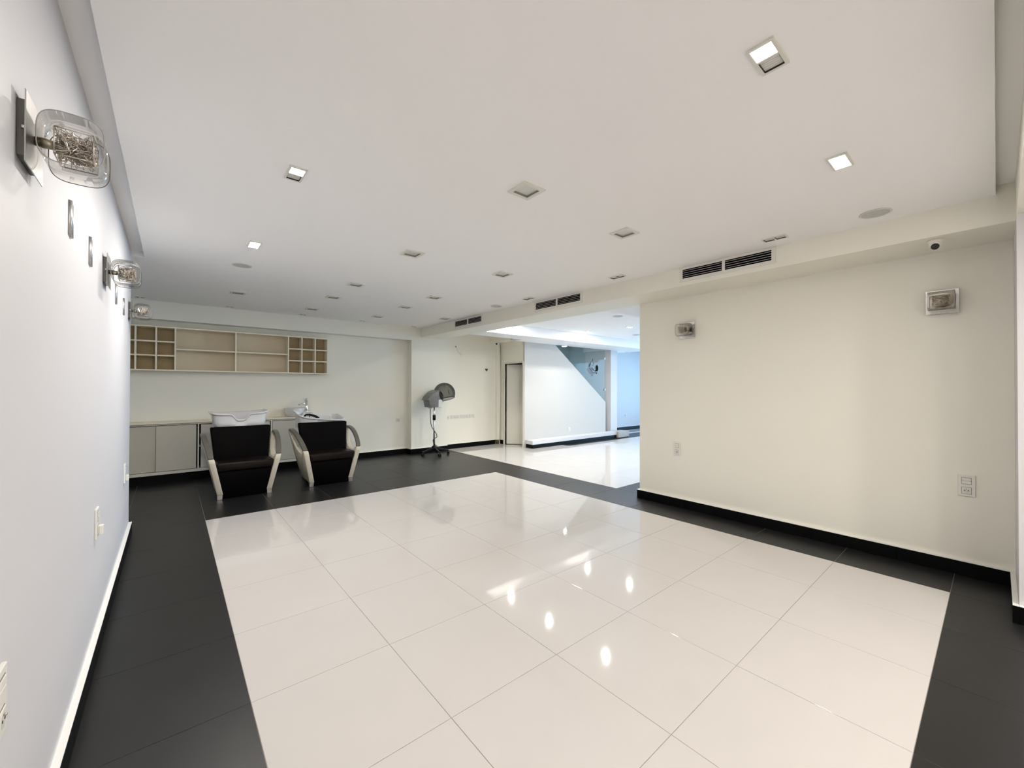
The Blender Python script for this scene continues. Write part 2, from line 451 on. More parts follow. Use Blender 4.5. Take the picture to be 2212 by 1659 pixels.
# ------------------------------------------------------------------ door
door = struct(MB().box(XD-0.018, XD+0.1, DY1, DY1+0.045, 0, DZ+0.04).box(XD-0.018, XD+0.1, DY0-0.045, DY0, 0, DZ+0.04)
              .box(XD-0.018, XD+0.1, DY0, DY1, DZ, DZ+0.04).build('door_1', M['door_paint']))
door['label'] = 'narrow cream door standing ajar beside the stair wall'
leaf = MB().box(0, 0.04, -0.60, 0, 0.012, DZ-0.012).build('door_leaf', M['door_paint'], door, bevel=0.002)
leaf.location = (XD+0.03, DY1-0.012, 0); leaf.rotation_euler = (0, 0, math.radians(38))
for z in (0.30, 1.55):
    MB().cyl((XD-0.004, DY1-0.006), 0.007, z, z+0.10, 10).build('hinge', M['satin'], door)

# corner pipe, ledge of the stair wall, end block
pipe = struct(MB().box(5.80, 5.875, YW-0.07, YW, 0.10, 2.355).build('trim_1', M['wall']))
pipe['label'] = 'boxed-in pipe in the corner beside the door'
MB().cyl((5.895, YW-0.05), 0.016, 0.0, 2.355, 12).build('pipe', M['wall'], pipe)
MB().cyl((5.84, YW-0.035), 0.028, 0.0005, 0.10, 12).build('rusty_pipe_end', M['rust'], pipe)
ledge = struct(MB().box(XD+0.03, 8.965, 6.42, YS, 0.083, 0.167).build('trim_2', M['wall_white'], bevel=0.003))
ledge['label'] = 'low white ledge along the foot of the stair wall'
MB().box(XD+0.045, 8.965, 6.425, YS, 0.0005, 0.083).build('black_plinth', M['skirting'], ledge)
block = struct(MB().box(8.965, 9.44, 6.36, YS-0.03, 0.012, 0.167).build('trim_3', M['step_block'], bevel=0.003))
block['label'] = 'beige end block of the low ledge beside the column'
MB().box(8.975, 9.43, 6.37, YS-0.035, 0.0005, 0.012).build('block_base', M['skirting'], block)

# ------------------------------------------------------------------ stair glass with emblem
sg = thing('stair_glass_panel', 'triangular clear glass panel with a dark leaf emblem above the stair wall', 'glass panel', (6.86, 6.672, 0.94))
def rel(pts): return [(x-6.86, z-0.94) for x, z in pts]
MB().prism(rel([(6.93, 2.30), (8.80, 0.945), (8.80, 2.315), (6.93, 2.315)]), 'y', 0.0, 0.010).build('glass_pane', M['stair_glass'], sg)
def stroke(pts, w0, w1=None):
    mb = MB(); pts = rel(pts); n = len(pts)
    w1 = w0 if w1 is None else w1
    L = []; R_ = []
    for i in range(n):
        a = Vector(pts[max(i-1, 0)]); b = Vector(pts[min(i+1, n-1)]); d = (b-a).normalized(); nn = Vector((-d.y, d.x))
        t = i/(n-1); w = (w0*(1-t)+w1*t)*(0.35+0.65*math.sin(math.pi*min(max(t, 0.08), 0.92)))
        p = Vector(pts[i]); L.append(p+nn*w/2); R_.append(p-nn*w/2)
    return mb.prism([tuple(p) for p in L]+[tuple(p) for p in R_[::-1]], 'y', -0.003, -0.0004)
emb = MB()
lf = stroke([(8.441, 1.90), (8.455, 1.87), (8.463, 1.83), (8.462, 1.79), (8.453, 1.748)], 0.115)
lf.build('emblem_leaf', M['logo_dark'], sg)
for (a, b) in (((8.378, 1.742), (8.416, 1.770)), ((8.418, 1.683), (8.464, 1.708))):
    stroke([a, ((a[0]+b[0])/2, (a[1]+b[1])/2), b], 0.034).build('emblem_dot', M['logo_dark'], sg)
for pts, w in (([(8.296, 2.062), (8.284, 2.03), (8.287, 2.004)], 0.028), ([(8.282, 2.0), (8.223, 1.977), (8.177, 1.935), (8.146, 1.889), (8.131, 1.839)], 0.012),
               ([(8.208, 1.945), (8.18, 1.91), (8.165, 1.875), (8.152, 1.845)], 0.045), ([(8.302, 1.985), (8.317, 1.951), (8.333, 1.931), (8.302, 1.895), (8.263, 1.868)], 0.012),
               ([(8.235, 1.842), (8.278, 1.803), (8.326, 1.78), (8.353, 1.755)], 0.028), ([(8.138, 1.816), (8.193, 1.801), (8.239, 1.772), (8.294, 1.733)], 0.02),
               ([(8.177, 1.78), (8.224, 1.731), (8.294, 1.703), (8.365, 1.697), (8.421, 1.722), (8.441, 1.742)], 0.013)):
    stroke(pts, w).build('emblem_line', M['logo_gray'], sg)
for a, b, w in (((8.092, 1.803), (8.190, 1.692), 0.055), ((8.21, 1.705), (8.302, 1.645), 0.045), ((8.255, 1.642), (8.282, 1.612), 0.03)):
    pts = [(a[0]+(b[0]-a[0])*t/6, a[1]+(b[1]-a[1])*t/6) for t in range(7)]
    for k in range(0, 6):
        q = pts[k]; q2 = pts[k+1]; qm = (q[0]+(q2[0]-q[0])*0.7, q[1]+(q2[1]-q[1])*0.7)
        d = Vector((q2[0]-q[0], q2[1]-q[1])).normalized(); nn = Vector((-d.y, d.x))*w/2
        MB().prism(rel([(q[0]+nn.x, q[1]+nn.y), (q[0]-nn.x, q[1]-nn.y), (qm[0]-nn.x, qm[1]-nn.y), (qm[0]+nn.x, qm[1]+nn.y)]), 'y', -0.003, -0.0004).build('emblem_lettering', M['logo_pale'], sg)
for z in (2.09, 1.27):
    MB().box(8.775-6.86, 8.80-6.86, -0.012, 0.022, z-0.94-0.03, z-0.94+0.03).build('glass_clamp', M['satin'], sg, bevel=0.003)

# lamps in the stair room
def pendant(x, y, label, lit):
    t = thing('spot_lamp', label, 'ceiling lamp', (x, y, 2.60), group=None)
    MB().cyl((0, 0), 0.04, -0.012, 0, 16).build('ceiling_rose', M['satin'], t)
    MB().cyl((0, 0), 0.012, -0.16, -0.012, 10).build('stem', M['satin'], t)
    MB().lathe([(0.01, -0.15), (0.035, -0.16), (0.066, -0.195), (0.066, -0.20)], n=20).build('shade', M['white_metal'], t)
    emit_down(MB().cyl((0, 0), 0.060, -0.205, -0.198, 16).build('lamp_disc', M['spot_lamp' if lit else 'frost'], t))
    return t
pendant(7.85, 7.25, 'small lit spot lamp behind the stair glass near its tip', True)
pendant(8.95, 7.25, 'small unlit spot lamp behind the stair glass near the column', False)

# ------------------------------------------------------------------ ceiling fixtures
def square_light(x, y, label, group='square ceiling downlights'):
    t = thing('square_downlight', label, 'ceiling light', (x, y, ZC), group=group)
    s, i_, h = 0.081, 0.0565, 0.009
    f = MB()
    f.box(-s, s, -s, -i_, -h, 0.0).box(-s, s, i_, s, -h, 0.0).box(-s, -i_, -i_, i_, -h, 0.0).box(i_, s, -i_, i_, -h, 0.0)
    f.build('frame', M['lamp_frame'], t)
    d = 0.004; w = 0.0562
    MB().box(-w, -w+0.001, -w, w, -h+0.001, d).box(w-0.001, w, -w, w, -h+0.001, d).box(-w, w, -w, -w+0.001, -h+0.001, d).box(-w, w, w-0.001, w, -h+0.001, d).build('lamp_well', M['well'], t)
    MB().box(-w, w, -w, w, d, d+0.002).build('frosted_pane', M['frost'], t)
    return t
def twin_light(x, y, axis, lit, label, z=ZC, m='lamp', group='twin downlights'):
    """oblong fixture with two square lamps; axis: direction of its long side; lit: which lamps are on (low end, high end)"""
    t = thing('twin_downlight', label, 'ceiling light', (x, y, z), 0 if axis == 'y' else -math.pi/2, group)
    a, b, h, o = 0.0435, 0.0825, 0.008, 0.0325
    f = MB()
    f.box(-a, -o, -b, b, -h, 0).box(o, a, -b, b, -h, 0).box(-o, o, -b, -b+0.011, -h, 0).box(-o, o, b-0.011, b, -h, 0).box(-o, o, -0.0065, 0.0065, -h, 0)
    f.build('frame', M['lamp_frame'], t)
    for k, s in enumerate((-1, 1)):
        c = s*0.039; w = 0.0325
        if lit[k]:
            emit_down(MB().box(-w, w, c-w, c+w, -h-0.001, -0.002).build('lit_lamp', M[m], t))
        else:
            MB().box(-w, -w+0.0012, c-w, c+w, -h+0.0005, 0).box(w-0.0012, w, c-w, c+w, -h+0.0005, 0).box(-w, w, c-w, c-w+0.0012, -h+0.0005, 0).box(-w, w, c+w-0.0012, c+w, -h+0.0005, 0).build('lamp_well', M['hole'], t)  # near-black lining carries the recess shade in its colour
            MB().box(-w, w, c-w, c+w, -0.001, -0.0003).build('lamp_pane', M['frost'], t)
            for q in range(5):
                yy = c-w+(q+0.8)*2*w/5.6
                MB().box(-w+0.002, w-0.002, yy-0.0022, yy+0.0022, -0.0022, -0.001).build('rib', M['frost'], t)
    return t
twin_light(0.515, 2.48, 'y', (1, 0), 'half-lit oblong downlight level with the middle left sconce', m='lamp_bright')
twin_light(0.515, 3.94, 'y', (1, 1), 'lit oblong downlight nearest the round grille above the left wall', m='lamp_bright')
twin_light(0.515, 1.02, 'y', (1, 1), 'lit oblong downlight just above the top edge of the photo')
twin_light(1.612, 0.517, 'x', (1, 0), 'large half-lit oblong downlight at the upper right')
twin_light(2.645, 0.517, 'x', (1, 1), 'fully lit oblong downlight at the upper right, closer to the bulkhead')
twin_light(-0.85, 5.55, 'y', (1, 1), 'lit oblong downlight in the alcove hidden behind the left wall')  # added lamp, out of view, to brighten the back of the room
ordn = ['nearest', 'second', 'third', 'fourth', 'fifth']
for k, y in enumerate((1.80, 3.30, 4.72, 5.58, 6.64)):
    square_light(1.615, y, 'unlit square downlight, %s in the row nearer the left wall' % ordn[k])
for k, y in enumerate((1.815, 3.30, 4.73, 5.58, 6.63)):
    square_light(2.63, y, 'unlit square downlight, %s in the row nearer the air grilles' % ordn[k])
square_light(3.585, 6.08, 'unlit square downlight right beside the farthest air grille')
square_light(0.627, 6.10, 'unlit square downlight alone above the wall shelf')
for r_ in range(4):  # rows of unseen lamps added as fill light from the rear
    for c_ in range(3):
        twin_light(0.55+1.15*c_, -1.15-1.3*r_, 'y', (1, 1), 'lit oblong downlight behind the camera, %s row, %s' % (ordn[r_], ('left', 'middle', 'right')[c_]), z=ZB, m='lamp_rear', group='downlights behind the camera')

def grille_speaker(x, y, z, label, r=0.082):
    t = thing('ceiling_speaker', label, 'speaker', (x, y, z), group='round ceiling speakers')
    MB().lathe([(r, 0), (r+0.003, -0.004), (r-0.006, -0.007), (r-0.010, -0.004)], n=40).build('rim', M['lamp_frame'], t)
    MB().cyl((0, 0), r-0.008, -0.005, -0.0005, 40).build('grille', M['grille'], t)
grille_speaker(3.615, 0.52, ZC, 'round grey speaker grille in the ceiling near the dome camera')
grille_speaker(0.515, 4.70, ZC, 'round speaker grille in the ceiling above the left wall end')
grille_speaker(3.598, 4.655, ZC, 'round speaker grille in the ceiling between two air grilles')
grille_speaker(5.70, 4.06, 2.515, 'round speaker grille in the bright recessed ceiling')
grille_speaker(8.02, 5.22, 2.515, 'round speaker grille deepest in the bright recessed ceiling')

twin_light(3.615, 1.115, 'y', (0, 0), 'unlit oblong downlight beside the nearest air grille')
twin_light(3.612, 2.58, 'y', (0, 0), 'unlit oblong downlight between the nearest and middle air grilles')
twin_light(3.605, 3.97, 'y', (0, 0), 'unlit oblong downlight beside the middle air grille')
pos = ['above the left end of the wall shelf', 'above the wide bays of the wall shelf', 'above the pigeonholes at the right of the shelf', 'above the bare recessed wall', 'in the corner beside the bulkhead']
for k, x in enumerate((-0.33, 0.65, 1.63, 2.60, 3.59)):
    t = thing('mini_spot', 'tiny twin spot in the ceiling ' + pos[k], 'ceiling light', (x, 7.26, ZC), group='tiny twin spots along the back wall')
    MB().box(-0.05, 0.05, -0.022, 0.022, -0.004, 0).build('plate', M['lamp_frame'], t)
    for s in (-1, 1):
        MB().cyl((s*0.025, 0), 0.016, -0.006, -0.0035, 14).build('spot', M['dark_steel'], t)

for k, (x, y, lb) in enumerate(((4.775, 3.60, 'hidden nearest behind the bulkhead edge'), (4.775, 4.74, 'hidden in the middle behind the bulkhead edge'), (4.79, 5.72, 'in the hidden corner behind the bulkhead edge'),
                                (6.80, 5.60, 'closer to the stair wall'), (6.87, 4.62, 'closer to the cream wall corner'),
                                (6.87, 3.60, 'out of sight behind the cream wall'), (8.95, 3.60, 'second row out of sight, near side'), (8.95, 4.60, 'second row out of sight, middle'), )):  # unseen lamps on this line are added to brighten both rooms
    t = thing('round_downlight', 'lit round downlight in the bright recessed ceiling, ' + lb, 'ceiling light', (x, y, 2.515), group='round downlights of the bright room')
    MB().lathe([(0.075, 0), (0.075, -0.006), (0.060, -0.008), (0.060, -0.003)], n=28).build('rim', M['white_metal'], t)
    emit_down(MB().cyl((0, 0), 0.060, -0.006, -0.002, 28).build('diffuser', M['diffuser'], t))
    emit_down(MB().cyl((0, 0), 0.0345, -0.0085, -0.006, 10).build('lamp_disc', M['round_lamp'], t))

# air grilles in the bulkhead face
def vent(y0, y1, label):
    yc = (y0+y1)/2; w = (y1-y0)/2
    t = thing('air_grille', label, 'air vent', (3.83, yc, 2.43), group='air grilles in the bulkhead')
    z0, z1, b = -0.042, 0.045, 0.030
    f = MB(); d = 0.008
    f.box(-d, 0, -w-b, w+b, z1, z1+0.02).box(-d, 0, -w-b, w+b, z0-0.03, z0).box(-d, 0, -w-b, -w, z0, z1).box(-d, 0, w, w+b, z0, z1).box(-d-0.001, 0, -0.012, 0.012, z0, z1)
    f.build('frame', M['white_metal'], t)
    MB().box(-0.0012, -0.0004, -w, w, z0, z1).build('dark_opening', M['dark'], t)  # flat dark sheet stands in for the shaded duct
    for half in (-1, 1):
        a, c = (0.012, w) if half > 0 else (-w, -0.012)
        for k in range(4):
            z = z0 + (z1-z0)*(k+0.75)/4.4
            MB().hexa([(-0.0075, a, z-0.0012), (-0.0014, a, z-0.0012), (-0.0014, c, z-0.0012), (-0.0075, c, z-0.0012)],
                      [(-0.0075, a, z+0.0012), (-0.0014, a, z+0.0012), (-0.0014, c, z+0.0012), (-0.0075, c, z+0.0012)]).build('slat', M['slat'], t)
vent(1.203, 1.972, 'largest air grille, in the bulkhead above the cream wall')
vent(3.271, 4.063, 'middle air grille in the bulkhead')
vent(5.347, 6.13, 'farthest air grille, in the bulkhead near the back wall')

# ------------------------------------------------------------------ security cameras
def dome_cam(loc, look, label):
    t = thing('dome_camera', label, 'security camera', loc)
    MB().lathe([(0.0, 0.0), (0.040, 0.0), (0.042, -0.012), (0.036, -0.022), (0.03, -0.024)], n=24).build('mount', M['plastic'], t)
    MB().lathe([(0.034*math.cos(a), -0.030+0.034*math.sin(a)) for a in [math.radians(d) for d in range(-90, 91, 15)]], n=24).build('ball', M['plastic'], t)
    d = Vector(look).normalized(); c = Vector((0, 0, -0.030))
    MB().tube([c+d*0.020, c+d*0.037], [0.021, 0.020], 20).build('lens', M['lens'], t)
dome_cam((3.925, 0.26, ZB), (-0.75, 0.05, -0.6), 'white dome camera with dark lens under the bulkhead near the cream wall')
dome_cam((5.70, 7.36, 2.36), (-0.55, -0.65, -0.5), 'small white dome camera in the corner above the narrow door')

# ------------------------------------------------------------------ sconces
def squircle(a, b, n=40, e=4.0):
    out = []
    for k in range(n):
        t = 2*math.pi*k/n; c, s = math.cos(t), math.sin(t)
        out.append((a*math.copysign(abs(c)**(2/e), c), b*math.copysign(abs(s)**(2/e), s)))
    return out
def wire_block(rx, ry, rz, seed, n=480):
    rnd = random.Random(seed); mb = MB()
    for _ in range(n):
        # short bent wires hugging the surface of a rounded block
        face = rnd.choice('xxyyz')
        def pt():
            p = [rnd.uniform(-rx, rx), rnd.uniform(-ry, ry), rnd.uniform(-rz, rz)]
            if face == 'x': p[0] = rnd.choice((-1, 1))*rx*rnd.uniform(0.9, 1.0)
            elif face == 'y': p[1] = rnd.choice((-1, 1))*ry*rnd.uniform(0.9, 1.0)
            else: p[2] = rnd.choice((-1, 1))*rz*rnd.uniform(0.9, 1.0)
            return Vector(p)
        p0 = pt(); p1 = p0.lerp(pt(), 0.5); p2 = p1.lerp(pt(), 0.5)
        mb.tube([p0, p1, p2], 0.0009, 3, caps=False, smooth=False)
    e = 0.0016
    for sx in (-1, 1):
        for sz in (-1, 1):
            mb.tube([(sx*rx, -ry, sz*rz), (sx*rx, ry, sz*rz)], e, 4)
        for sy_ in (-1, 1):
            mb.tube([(sx*rx, sy_*ry, -rz), (sx*rx, sy_*ry, rz)], e, 4)
    for sz in (-1, 1):
        for sy_ in (-1, 1):
            mb.tube([(-rx, sy_*ry, sz*rz), (rx, sy_*ry, sz*rz)], e, 4)
    return mb
def make_sconce(label, loc, rz):
    """local +x points away from the wall"""
    t = thing('wall_sconce', label, 'wall lamp', loc, rz, 'glass wall sconces')
    MB().box(0, 0.016, -0.066, 0.066, -0.068, 0.068).build('wall_box', M['dark_steel'], t, bevel=0.001)
    MB().box(0.016, 0.0185, -0.084, 0.084, -0.086, 0.086).build('back_plate', M['satin'], t)
    MB().tube([(0.016, -0.066-0.001, 0.0), (0.008, -0.069, 0.0)], 0.005, 8).build('screw', M['chrome'], t)
    MB().tube([(0.0185, 0, 0), (0.030, 0, 0)], 0.011, 12).build('neck', M['dark_steel'], t)
    MB().tube([(0.030, 0, 0), (0.054, 0, 0)], [0.013, 0.011], 14).build('lamp_holder', M['brass'], t)
    # rounded-square glass tube open at both ends, axis along the wall
    out = squircle(0.060, 0.066, 44, 3.4); inn = squircle(0.0575, 0.0635, 44, 3.4)
    n = len(out); mb = MB(); L = 0.066
    cx = 0.090
    rings = [[(cx+p[0], y, p[1]) for p in pl] for pl, y in ((out, -L), (out, L), (inn, L), (inn, -L))]
    mb.add([v for r in rings for v in r], [])
    for a in range(4):
        b = (a+1) % 4
        for k in range(n):
            k2 = (k+1) % n
            mb.f.append((a*n+k, a*n+k2, b*n+k2, b*n+k)); mb.sm.append(a in (0, 2))
    sh = mb.build('glass_shade', M['shade_glass'], t)
    for y in (-L, L):
        rim = MB()
        rim.tube([(cx+p[0]*0.985, y, p[1]*0.985) for p in out+out[:1]], 0.0012, 5, caps=False)
        rim.build('glass_rim', M['rim_glass'], sh)
    w = wire_block(0.035, 0.042, 0.034, len(label)*7 % 1000).build('wire_insert', M['wire'], t, loc=(0.092, 0, 0))
    tag(w, 'crinkled silver wire insert', kind='stuff')
    MB().lathe([(0.0, -0.02), (0.012, -0.016), (0.016, 0.0), (0.012, 0.016), (0.0, 0.02)], n=14).xform(Matrix.Rotation(math.pi/2, 4, 'Y')).build('bulb', M['frost'], t, loc=(0.075, 0, 0))
    return t
M['rim_glass'] = mat('glass_cut_edge', (0.36, 0.35, 0.33), 0.15, var=0.05)
make_sconce('nearest glass sconce on the left wall', (XL, 1.565, 1.945), 0)
make_sconce('middle glass sconce on the left wall, between two pairs of small bars', (XL, 3.155, 1.955), 0)
make_sconce('farthest glass sconce on the left wall, at its end', (XL, 4.81, 1.975), 0)
make_sconce('glass sconce on the cream wall below the dome camera', (XR, 0.255, 1.955), math.pi)
make_sconce('glass sconce on the cream wall near its far corner', (XR, 2.172, 1.95), math.pi)

def wall_bar(y, label):
    t = thing('wall_bar', label, 'wall bracket', (XL, y, 1.93), group='small metal bars on the left wall')
    for k, (dy, r, z0, z1) in enumerate(((0.0, 0.011, -0.062, 0.062), (0.026, 0.010, -0.066, 0.054))):
        pr = [(r*math.sin(a), r*0.9*math.cos(a)) for a in [math.radians(d) for d in range(-90, 91, 20)]]
        MB().prism([(0.0+max(0, p[1])+0.0, dy+p[0]) for p in pr], 'z', z0, z1, smooth=True).build('half_round_bar', M['satin'], t)
wall_bar(2.145, 'short vertical metal bar pair next to the nearest left sconce')
wall_bar(2.61, 'short vertical metal bar pair before the middle left sconce')
wall_bar(3.71, 'short vertical metal bar pair just past the middle left sconce')
wall_bar(4.255, 'short vertical metal bar pair before the farthest left sconce')

# ------------------------------------------------------------------ sockets
def plate_frame(t, w, h, d=0.010):
    MB().box(0, d, -w/2, w/2, -h/2, h/2).build('cover_plate', M['plastic'], t, bevel=0.002)
def socket_unit(t, yc, zc, s=0.044, d=0.010):
    fr = MB(); a, b = s/2, s/2+0.0022
    fr.box(d, d+0.0008, yc-b, yc+b, zc+a, zc+b).box(d, d+0.0008, yc-b, yc+b, zc-b, zc-a).box(d, d+0.0008, yc-b, yc-a, zc-a, zc+a).box(d, d+0.0008, yc+a, yc+b, zc-a, zc+a)
    fr.build('insert_outline', M['socket_line'], t)
    MB().box(d, d+0.003, yc-a, yc+a, zc-a, zc+a).build('socket_insert', M['plastic'], t, bevel=0.001)
    MB().tube([(d+0.0028, yc, zc), (d+0.0036, yc, zc)], s*0.40, 20).build('socket_face', M['plastic_gray'], t)
    for k in (-1, 1):
        MB().tube([(d+0.003, yc+k*0.0085, zc), (d+0.0042, yc+k*0.0085, zc)], 0.0034, 10).build('socket_hole', M['hole'], t)
    MB().tube([(d+0.003, yc, zc+0.011), (d+0.009, yc, zc+0.011)], 0.0026, 8).build('earth_pin', M['brass'], t)
def blank_unit(t, yc, zc, s=0.044, d=0.010, bars=True):
    a = s/2; b = a+0.002
    fr = MB().box(d, d+0.0008, yc-b, yc+b, zc-b, zc+b); fr.build('insert_outline', M['socket_line'], t)
    for k in (-1, 1):
        MB().box(d, d+0.003, yc-a, yc+a, zc+k*a/2-a/2+0.001, zc+k*a/2+a/2-0.001).build('rocker', M['plastic'], t, bevel=0.0008)
M['socket_line'] = mat('socket_outline', (0.20, 0.19, 0.16), 0.6, var=0.1)
def double_socket(loc, rz, label, plug=False):
    t = thing('wall_socket', label, 'socket', loc, rz, 'double wall sockets')
    plate_frame(t, 0.084, 0.150)
    blank_unit(t, 0, 0.034); socket_unit(t, 0, -0.034)
    if plug:
        MB().box(0.013, 0.030, -0.018, 0.018, -0.058, -0.012).build('socket_cover', M['plastic'], t, bevel=0.003)
    return t
double_socket((XR, 0.142, 0.635), math.pi, 'double wall socket on the cream wall, closer to the pier')
double_socket((XR, 2.29, 0.643), math.pi, 'double wall socket on the cream wall near its far corner')
double_socket((XL, 1.392, 0.63), 0, 'double wall socket low on the left wall at the photo edge')
double_socket((XL, 2.91, 0.635), 0, 'double wall socket on the left wall, middle of three', True)
double_socket((XL, 4.49, 0.625), 0, 'double wall socket on the left wall near its far end', True)
def row_socket(x, y, z, n, label, socket=False, w=None):
    t = thing('wall_socket', label, 'socket', (x, y, z), -math.pi/2, 'sockets on the far walls')
    W = w or (0.08 if n == 1 else 0.078*n)
    MB().box(0, 0.009, -W/2, W/2, -0.04, 0.04).build('cover_plate', M['plastic'], t, bevel=0.002)
    for k in range(n):
        yc = (k-(n-1)/2)*0.070
        if socket: socket_unit(t, yc, 0, 0.046, 0.009)
        else: blank_unit(t, yc, 0, 0.04, 0.009)
row_socket(4.52, YW, 0.672, 1, 'single wall socket beside the hair dryer stand', True)
row_socket(4.705, YW, 0.680, 3, 'triple switch plate next to the single socket', False, 0.225)
row_socket(4.945, YW, 0.682, 3, 'triple switch plate in the middle of the plate row', False, 0.23)
row_socket(5.14, YW, 0.684, 2, 'double switch plate at the right end of the plate row', False, 0.14)
row_socket(3.43, YR, 0.67, 1, 'single wall socket in the recessed wall left of the hair dryer', True)
row_socket(7.37, YS, 0.315, 1, 'single wall socket on the stair wall above the ledge', True)
row_socket(10.95, YBL, 0.45, 1, 'single wall socket on the blue daylit wall', True)

# heart ornament and loose cable on the back wall
h = []
for k in range(36):
    t_ = 2*math.pi*k/36
    h.append((0.0021*16*math.sin(t_)**3, 0.0021*(13*math.cos(t_)-5*math.cos(2*t_)-2*math.cos(3*t_)-math.cos(4*t_))))
heart = MB().prism(h, 'y', -0.012, 0).build('heart_ornament', M['heart'], loc=(5.545, YW, 1.722))
tag(heart, 'small dark heart ornament on the back wall near the door', 'ornament')
cable = thing('loose_cable', 'loose grey cable hanging out of the back wall', 'cable', (4.72, YW, 2.20))
MB().tube(smooth_path([(0, 0.0, 0), (0.0, -0.02, -0.01), (0.016, -0.03, -0.06), (0.05, -0.03, -0.12), (0.085, -0.03, -0.155)]), 0.0045, 6).build('sheath', M['grille'], cable)
MB().cyl((0, -0.004), 0.011, -0.012, 0.012, 10).build('wall_hole', M['hole'], cable)
for q in (((0.085, -0.03, -0.155), (0.10, -0.035, -0.14), (0.115, -0.035, -0.10)), ((0.085, -0.03, -0.155), (0.11, -0.03, -0.185), (0.12, -0.03, -0.205)), ((0.085, -0.03, -0.155), (0.12, -0.035, -0.165), (0.148, -0.035, -0.16))):
    MB().tube(q, 0.0025, 5).build('wire', M['grille'], cable)

# ------------------------------------------------------------------ wall shelf with pigeonholes
SX1 = 2.066; SX0 = -0.62; SZ0, SZ1 = 1.538, 2.155; SF = YR-0.185
shelf = thing('wall_shelf', 'long cream wall shelf with pigeonholes at both ends', 'shelf', (SX0, SF, SZ0))
W_ = SX1-SX0; Hh = SZ1-SZ0; D_ = 0.185; T = 0.018
def sp(name, x0, x1, y0, y1, z0, z1, m='laminate'):
    MB().box(x0, x1, y0, y1, z0, z1).build(name, M[m], shelf, bevel=0.0012)
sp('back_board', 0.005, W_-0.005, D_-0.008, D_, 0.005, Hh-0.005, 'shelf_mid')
sp('top_panel', 0, W_, 0, D_-0.008, Hh-T, Hh)
sp('bottom_panel', 0, W_, 0, D_-0.008, 0, T)
def X(x): return x-SX0
# vertical dividers (front px measured positions)
vert = [SX0+T/2, -0.379, -0.169, 0.034, 0.742, 1.455, 1.656, 1.860, SX1-T/2]
for x in vert:
    sp('divider', X(x)-T/2, X(x)+T/2, 0, D_-0.008, T, Hh-T)
for a, b in ((0, 1), (1, 2), (2, 3), (5, 6), (6, 7), (7, 8)):
    for k in (1, 2):
        z = T+(Hh-2*T)*k/3
        sp('pigeonhole_shelf', X(vert[a])+T/2, X(vert[b])-T/2, 0.002, D_-0.008, z-T/2, z+T/2)
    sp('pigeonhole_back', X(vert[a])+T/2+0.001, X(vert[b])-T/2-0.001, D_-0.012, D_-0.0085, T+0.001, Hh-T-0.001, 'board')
for a, b in ((3, 4), (4, 5)):
    z = T+(Hh-2*T)*0.5
    sp('wide_shelf', X(vert[a])+T/2, X(vert[b])-T/2, 0.002, D_-0.008, z-T/2, z+T/2)

# ------------------------------------------------------------------ low cabinet and worktop
CF = 7.285
cab = thing('low_cabinet', 'long low cabinet with sliding doors behind the salon chairs', 'cabinet', (SX0, CF, 0))
CW = 2.03-SX0
def cbx(name, x0, x1, y0, y1, z0, z1, m='cab', bv=0.001):
    return MB().box(x0-SX0, x1-SX0, y0-CF, y1-CF, z0, z1).build(name, M[m], cab, bevel=bv)
cbx('plinth', SX0, 2.0, CF+0.05, CF+0.07, 0.0005, 0.125, 'skirting')
cbx('bottom_rail', SX0, 2.03, CF, YR-0.012, 0.122, 0.160, 'cab_edge')
cbx('top_rail', SX0, 2.03, CF, YR-0.012, 0.792, 0.803, 'cab_edge')
cbx('carcass_back', SX0, 2.03, YR-0.012, YR-0.002, 0.125, 0.808, 'dark')
for x in (SX0+0.01, 0.2955, 1.20, 2.02):
    cbx('upright', x-0.008, x+0.008, CF+0.001, YR-0.012, 0.160, 0.792, 'cab_edge')
cbx('inner_shelf', 0.298, 1.11, CF+0.06, YR-0.012, 0.46, 0.475)
cbx('sliding_door', SX0+0.02, -0.14, CF+0.022, CF+0.034, 0.166, 0.784, bv=0.001)
cbx('sliding_door', -0.157, 0.272, CF+0.006, CF+0.018, 0.166, 0.784)
cbx('door_edge', -0.163, -0.1572, CF+0.006, CF+0.018, 0.166, 0.784, 'well', 0.0)  # thin dark strip painted in for the shade where the doors overlap
cbx('sliding_door', 0.324, 0.74, CF+0.022, CF+0.034, 0.166, 0.784)
cbx('sliding_door', 0.70, 1.18, CF+0.006, CF+0.018, 0.166, 0.784)
cbx('sliding_door', 1.215, 1.62, CF+0.006, CF+0.018, 0.166, 0.784)
cbx('sliding_door', 1.57, 2.0, CF+0.022, CF+0.034, 0.166, 0.784)
top = MB().box(0, 2.045-SX0, 0, YR-0.001-CF+0.012, 0, 0.024).build('worktop', M['laminate'], bevel=0.002, loc=(SX0, CF-0.012, 0.8085))
tag(top, 'thin cream worktop lying on the low cabinet', 'worktop')
ZT = 0.8325
sink = thing('vessel_sink', 'white vessel sink standing on the worktop', 'sink', (1.548, 7.44, ZT))
pr = [(0.0, 0.001), (0.10, 0.001), (0.122, 0.012), (0.142, 0.07), (0.150, 0.135), (0.147, 0.140), (0.142, 0.134), (0.132, 0.075), (0.10, 0.022), (0.0, 0.018)]
MB().lathe(pr, n=36).build('bowl', M['ceramic'], sink)
MB().cyl((0, 0), 0.02, 0.0175, 0.021, 16).build('drain', M['chrome'], sink)
fau = thing('basin_tap', 'tall chrome mixer tap beside the vessel sink', 'tap', (1.735, 7.45, ZT))
MB().cyl((0, 0), 0.024, 0, 0.262, 20).build('column', M['chrome'], fau)
MB().cyl((0, 0), 0.030, 0, 0.008, 20).build('foot', M['chrome'], fau)
